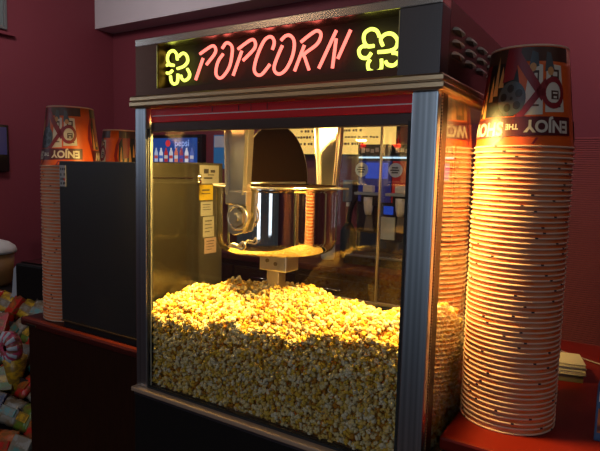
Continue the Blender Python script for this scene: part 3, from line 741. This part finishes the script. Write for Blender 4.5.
for i in range(8):
    x = PX0 + .05 + i * .063; q = B()
    prism(q, [(x - .02, PZ0 + .01), (x + .02, PZ0 + .01), (x + .022, PZ0 + .09), (x + .009, PZ0 + .118), (x + .008, PZ0 + .135), (x - .008, PZ0 + .135), (x - .009, PZ0 + .118), (x - .022, PZ0 + .09)], 1, PY - .0055, PY - .004)
    obj('bottle_picture', q, emat('bottle print %d' % i, ((.5, .55, .75), (.75, .75, .85), (.5, .04, .04), (.7, .65, .7), (.75, .2, .12), (.35, .05, .08), (.8, .78, .85), (.1, .15, .5))[i], .75), fc)
    obj('bottle_label_picture', bx(x - .021, x + .021, PY - .0065, PY - .0055, PZ0 + .04, PZ0 + .068), emat('label print %d' % i, ((.7, .1, .1), (.1, .2, .7), (.8, .7, .6), (.7, .08, .08), (.8, .8, .8), (.1, .1, .5), (.6, .1, .1), (.7, .7, .8))[i], .6), fc)
t = thing('wall_notice', 'blue and white notice on the back wall beside the lit drinks sign', 'notice', (0, 0, 0))
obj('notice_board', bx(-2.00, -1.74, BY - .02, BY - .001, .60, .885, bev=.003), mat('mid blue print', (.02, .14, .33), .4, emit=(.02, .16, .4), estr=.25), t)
obj('notice_top', bx(-1.99, -1.76, BY - .023, BY - .02, .78, .875), MATS['badge white'], t)

# ------------------------------------------------------------------ right hand side bits on the counter
t = thing('bag_stack', 'flat pack of cream paper bags on the counter behind the tall cup stack', 'paper bags', (.972, .605, ZC), .25)
q = B(); rr = random.Random(2)
for i in range(14):
    dx, dy = rr.uniform(-.003, .003), rr.uniform(-.003, .003); z = .020 + i * .0022
    box(q, -.075 + dx, .055 + dx, -.045 + dy, .05 + dy, z, z + .0017)
obj('bag_pack', q, mat('cream paper', (.60, .52, .38), .7), t)
obj('bag_tray', bx(-.073, .052, -.042, .048, 0, .019, bev=.002), mat('olive card tray', (.14, .12, .06), .6), t)
q = B(); tube(q, smooth_path([(.86, .98, ZC + .05), (.93, .86, ZC + .004), (1.0, .80, ZC + .0035), (1.08, .75, ZC + .0035), (1.2, .67, ZC + .0035)], 6), .0022, 6)
o = obj('thin_cable', q, mat('pale cable', (.35, .28, .28), .5)); o['label'] = 'thin pale cable lying across the right counter behind the bags'; o['category'] = 'cable'
t = thing('display_stand', 'blue and orange countertop display cut by the right edge of the photo', 'display', (1.176, .30, ZC), -.05)
obj('stand_back', bx(-.085, .10, .02, .035, 0, .22, bev=.002), M_black, t)
obj('stand_box', bx(-.095, .10, -.06, .019, 0, .12, bev=.003), mat('blue print card', (.02, .10, .24), .5, noise=(30, (.01, .03, .10), (1, 1, 1), .1)), t)
obj('stand_picture', bx(-.09, .09, -.063, -.06, .02, .07), mat('orange food print', (.42, .14, .03), .5, noise=(50, (.05, .02, .02), (1, 1, 1), .15)), t)
obj('stand_label', bx(-.09, .09, -.063, -.06, .085, .105), MATS['badge white'], t)
t = thing('paper_cup', 'pale grey cup standing behind the display at the right edge', 'cup', (1.12, .80, ZC)); 
q = B(); lathe(q, [(0, 0), (.026, 0), (.034, .10), (.035, .102), (.033, .10), (.025, .004), (0, .004)], 24); obj('cup_body', q, MATS['badge white'], t)

# ------------------------------------------------------------------ left side: black box, tub, candy rack
t = thing('rack', 'dark stepped rack of sweets on the floor left of the counter', 'display rack', (0, 0, 0))
steps = [(-.10 + i * .085, -.72 + i * .075) for i in range(8)]
RX0, RX1 = -2.55, -.72
q = B()
for i, (y, z) in enumerate(steps): box(q, RX0, RX1, y, y + .085, FLOOR, z)
y, z = steps[-1]; box(q, RX0, RX1, y + .085, y + .50, FLOOR, z + .045)
t.name = 'candy_rack'
obj('rack_body', q, M_black, t)
q = B()
for i, (y, z) in enumerate(steps): box(q, RX0, RX1, y - .004, y, z - .02, z + .006)
obj('shelf_lip', q, mat('smoked lip', (.04, .03, .03), .3), t)
cols = {'red': (.55, .02, .015), 'yellow': (.60, .36, .02), 'blue': (.02, .07, .22), 'green': (.12, .20, .02), 'orange': (.55, .12, .02), 'white': (.28, .25, .20), 'purple': (.14, .02, .08), 'teal': (.03, .18, .15), 'navy': (.01, .015, .08), 'pink': (.55, .08, .16)}
cm = {k: mat('%s wrapper' % k, v, .3, 0., .5, noise=(38, tuple(c * .3 + (.12 if i_ == 0 else .07 if i_ == 1 else .02) for i_, c in enumerate(v)), (1, 1, 1.6), .04)) for k, v in cols.items()}
def packet(w, d, h, kind):
    q = B(); n = 9
    if kind == 'box': box(q, -w / 2, w / 2, -d / 2, d / 2, 0, h, bev=.003); return q
    # pillow bag
    g = []
    for j in range(n):
        for s in (1, -1):
            pass
    vs = {}
    for s in (1, -1):
        for i in range(n):
            for j in range(n):
                u, v = i / (n - 1) * 2 - 1, j / (n - 1) * 2 - 1
                th = d / 2 * (max(0, (1 - u ** 4)) * max(0, (1 - v ** 4))) ** .6
                key = (s if th > 1e-6 else 0, i, j)
                if key not in vs:
                    vs[key] = q.verts.new((u * w / 2 * (1 - .04 * (1 - v * v)), s * th, h / 2 + v * h / 2 * (1 - .03 * math.cos(u * 9))))
    def gv(s, i, j): return vs.get((s, i, j)) or vs.get((0, i, j))
    for s in (1, -1):
        for i in range(n - 1):
            for j in range(n - 1):
                f = q.faces.new((gv(s, i, j), gv(s, i + 1, j), gv(s, i + 1, j + 1), gv(s, i, j + 1))); f.smooth = True
    return q
PMESH = {}
rr = random.Random(11)
keys = ['red', 'yellow', 'navy', 'orange', 'white', 'yellow', 'red', 'teal', 'green', 'pink']
pos = ['top', 'second', 'third', 'fourth', 'fifth', 'sixth', 'seventh', 'eighth', 'ninth', 'tenth']
def vis_x(y, z):
    # only the strip of the rack left of the counter's corner shows in the photograph
    a = Vector((y, 0)); t_ = (y - CAMP.y)
    return CAMP.x - 1.52 * t_, CAMP.x - 1.93 * t_
labelled = set()
for i, (y, z) in enumerate(steps):
    xr, xl = vis_x(y, z); x = xr + .06; k = 0
    while x > xl - .10 and k < 12:
        c = keys[(i * 3 + k * 7 + rr.randint(0, 2)) % len(keys)]; kind = 'bag' if (i + k) % 3 else 'box'
        w = .086 if kind == 'box' else .104
        nm = 'candy_box' if kind == 'box' else 'candy_packet'
        lab0 = '%s %s on the %s tier down of the sweet rack' % (c, 'candy box' if kind == 'box' else 'candy bag', pos[7 - i])
        n_ = 1
        if lab0 in labelled: lab0 += ', nearer the left edge'
        if lab0 in labelled: x -= w; k += 1; continue
        labelled.add(lab0)
        if x < RX1 - w / 2 and x > RX0 + w:
            t = thing(nm, lab0, 'candy', (x, y + .045, z), rr.uniform(-.4, .4), 'sweets on the rack')
            t.scale = (1.2, 1.2, 1.2); t.rotation_euler.x = -rr.uniform(.45, .8); t.rotation_euler.y = rr.uniform(-.2, .2); t.location.z = z + .012
            m1 = cm[c]
            obj('wrapper', packet(w, .03 if kind == 'bag' else .036, .092, kind), m1, t)
            c2 = cm[keys[(keys.index(c) + 3) % len(keys)]]
            obj('wrapper_band', bx(-w * .36, w * .36, -.0185 if kind == 'box' else -.0165, -.0145, .03, .058, bev=.001), c2, t)
        x -= w + .004; k += 1
# round ruffled lollipop bouquet standing in the rack
t = thing('candy_bouquet', 'round pink and white ruffled sweet bouquet on yellow wrap in the rack', 'candy', (-1.16, .30, -.40))
q = B(); n = 40; rows = []
for j, (r, z) in enumerate(((.012, .018), (.026, .026), (.042, .022), (.060, .004), (.056, -.02), (.03, -.03))):
    rows.append([q.verts.new(((r * (1 + (.10 * math.sin(10 * 2 * PI * i / n) if 2 <= j <= 4 else 0))) * math.cos(2 * PI * i / n), -z - (.004 * math.sin(10 * 2 * PI * i / n) if j > 1 else 0), .17 + (r * (1 + (.10 * math.sin(10 * 2 * PI * i / n) if 2 <= j <= 4 else 0))) * math.sin(2 * PI * i / n))) for i in range(n)])
for a_, b_ in zip(rows, rows[1:]):
    for i in range(n):
        f = q.faces.new((a_[i], a_[(i + 1) % n], b_[(i + 1) % n], b_[i])); f.smooth = True; f.material_index = 1 if (i // 2) % 2 == 0 and rows.index(a_) in (1, 2) else 0
obj('bouquet_head', q, [cm['pink'], MATS['badge white']], t)
q = B(); lathe(q, [(0, -.06), (.012, -.06), (.03, .05), (.045, .125), (.03, .13), (0, .12)], 16, (0, .02, 0)); obj('bouquet_wrap', q, cm['yellow'], t)
t.scale = (1.15, 1.15, 1.15)

zt = steps[-1][1] + .045; yb = steps[-1][0] + .085
t = thing('receipt_printer', 'black box with a pale left end standing behind the left cup stack', 'printer', (-1.41, .72, zt), .12)
obj('printer_case', bx(-.19, .24, -.12, .14, .012, .235, bev=.012), M_black, t)
obj('printer_lid', bx(-.17, .22, -.10, .13, .235, .243, bev=.003), M_blackg, t)
obj('end_cover', prism(B(), [(-.235, .05), (-.192, .02), (-.192, .225), (-.215, .20)], 1, -.11, .12), MATS['badge white'], t)
obj('printer_foot', bx(-.18, .23, -.11, .13, 0, .012), M_rubber, t)
t = thing('lidded_tub', 'tan tub with a domed white lid at the left edge of the photo', 'tub', (-2.20, .80, zt)); t.scale = (.85, .85, .85)
q = B(); lathe(q, [(0, 0), (.09, 0), (.12, .03), (.135, .24), (.13, .24), (.11, .03), (0, .01)], 32); obj('tub_body', q, mat('tan plastic', (.22, .12, .04), .4), t)
q = B(); lathe(q, [(.13, .24), (.15, .24), (.152, .255), (.14, .285), (.10, .315), (.04, .335), (0, .34)], 32); obj('tub_lid', q, mat('milky lid', (.50, .52, .50), .35), t)
t = thing('ribbon_spool', 'white paper roll lying on the rack left of the black box', 'paper roll', (-1.66, .60, zt + .03))
q = B(); 
lathe(q, [(.012, -.035), (.03, -.035), (.03, .035), (.012, .035), (.012, -.035)], 24); bmesh.ops.transform(q, matrix=Matrix.Rotation(PI / 2, 4, 'Y'), verts=q.verts[:])
t.name = 'paper_roll'; obj('roll_body', q, M_paper, t)
q = B(); lathe(q, [(.010, -.0345), (.012, -.0345), (.012, .0345), (.010, .0345), (.010, -.0345)], 24); bmesh.ops.transform(q, matrix=Matrix.Rotation(PI / 2, 4, 'Y'), verts=q.verts[:]); obj('roll_core', q, M_tan, t)

# ------------------------------------------------------------------ light
def area(name, loc, target, sx, sy, power, color):
    l = bpy.data.lights.new(name, 'AREA'); l.shape = 'RECTANGLE'; l.size = sx; l.size_y = sy; l.energy = power; l.color = color
    o = bpy.data.objects.new(name, l); COL.objects.link(o); o.location = loc
    d = Vector(target) - Vector(loc); o.rotation_euler = d.to_track_quat('-Z', 'Y').to_euler(); return o
def bulb(name, loc, power, color, r=.02, parent=None):
    l = bpy.data.lights.new(name, 'POINT'); l.energy = power; l.color = color; l.shadow_soft_size = r
    o = bpy.data.objects.new(name, l); COL.objects.link(o); o.location = loc; return o
WARM = (1., .66, .17)
# the machine's own lamps, recessed in its ceiling behind the valance
area('machine_lamp', (.13, .095, ZCB - .012), (.13, .15, 0), .14, .04, 22, WARM)
area('machine_lamp', (.67, .095, ZCB - .012), (.69, .13, 0), .14, .04, 19, WARM)
# daylight from the shop windows behind the camera and on the left wall
DAY = (.68, .82, 1.)
area('shop_window', (.42, -3.4, 1.1), (.4, 0, .7), .36, 2.3, 10, DAY)
area('shop_window', (1.85, -3.4, 1.1), (1.2, 0, .7), .40, 2.3, 7, DAY)
area('shop_window', (BX0 + .05, -2.1, 1.3), (0, -1.2, .8), .8, 1.4, 10, DAY)
# dim ceiling lamps of the room, and an added wall fill
area('ceiling_and_fill_lamp', (-1.75, -3.0, 2.25), (-1.75, -2.5, 0), .4, .4, 12, (1., .72, .48))
area('ceiling_and_fill_lamp', (1.6, 1.6, 2.2), (1.3, 2.6, 1.75), .7, .7, 24, (1., .70, .70))  # added fill aimed at the back wall to brighten its top
area('ceiling_and_fill_lamp', (2.3, -.2, 2.3), (1.2, .3, .8), .35, .35, 3.5, (1., .9, .8))
area('ceiling_and_fill_lamp', (-2.0, .8, 2.3), (-2.6, 2.0, 1.2), .6, .6, 30, (1., .85, .85))
w = bpy.data.worlds.new('world'); scene.world = w; w.use_nodes = True
w.node_tree.nodes['Background'].inputs[0].default_value = (.55, .6, .7, 1); w.node_tree.nodes['Background'].inputs[1].default_value = .05
scene.view_settings.view_transform = 'Standard'; scene.view_settings.look = 'None'
scene.view_settings.exposure = 0.; scene.view_settings.gamma = 1.; scene.view_settings.use_curve_mapping = False
scene.cycles.transparent_max_bounces = 24; scene.cycles.max_bounces = 10
scene.cycles.use_denoising = True
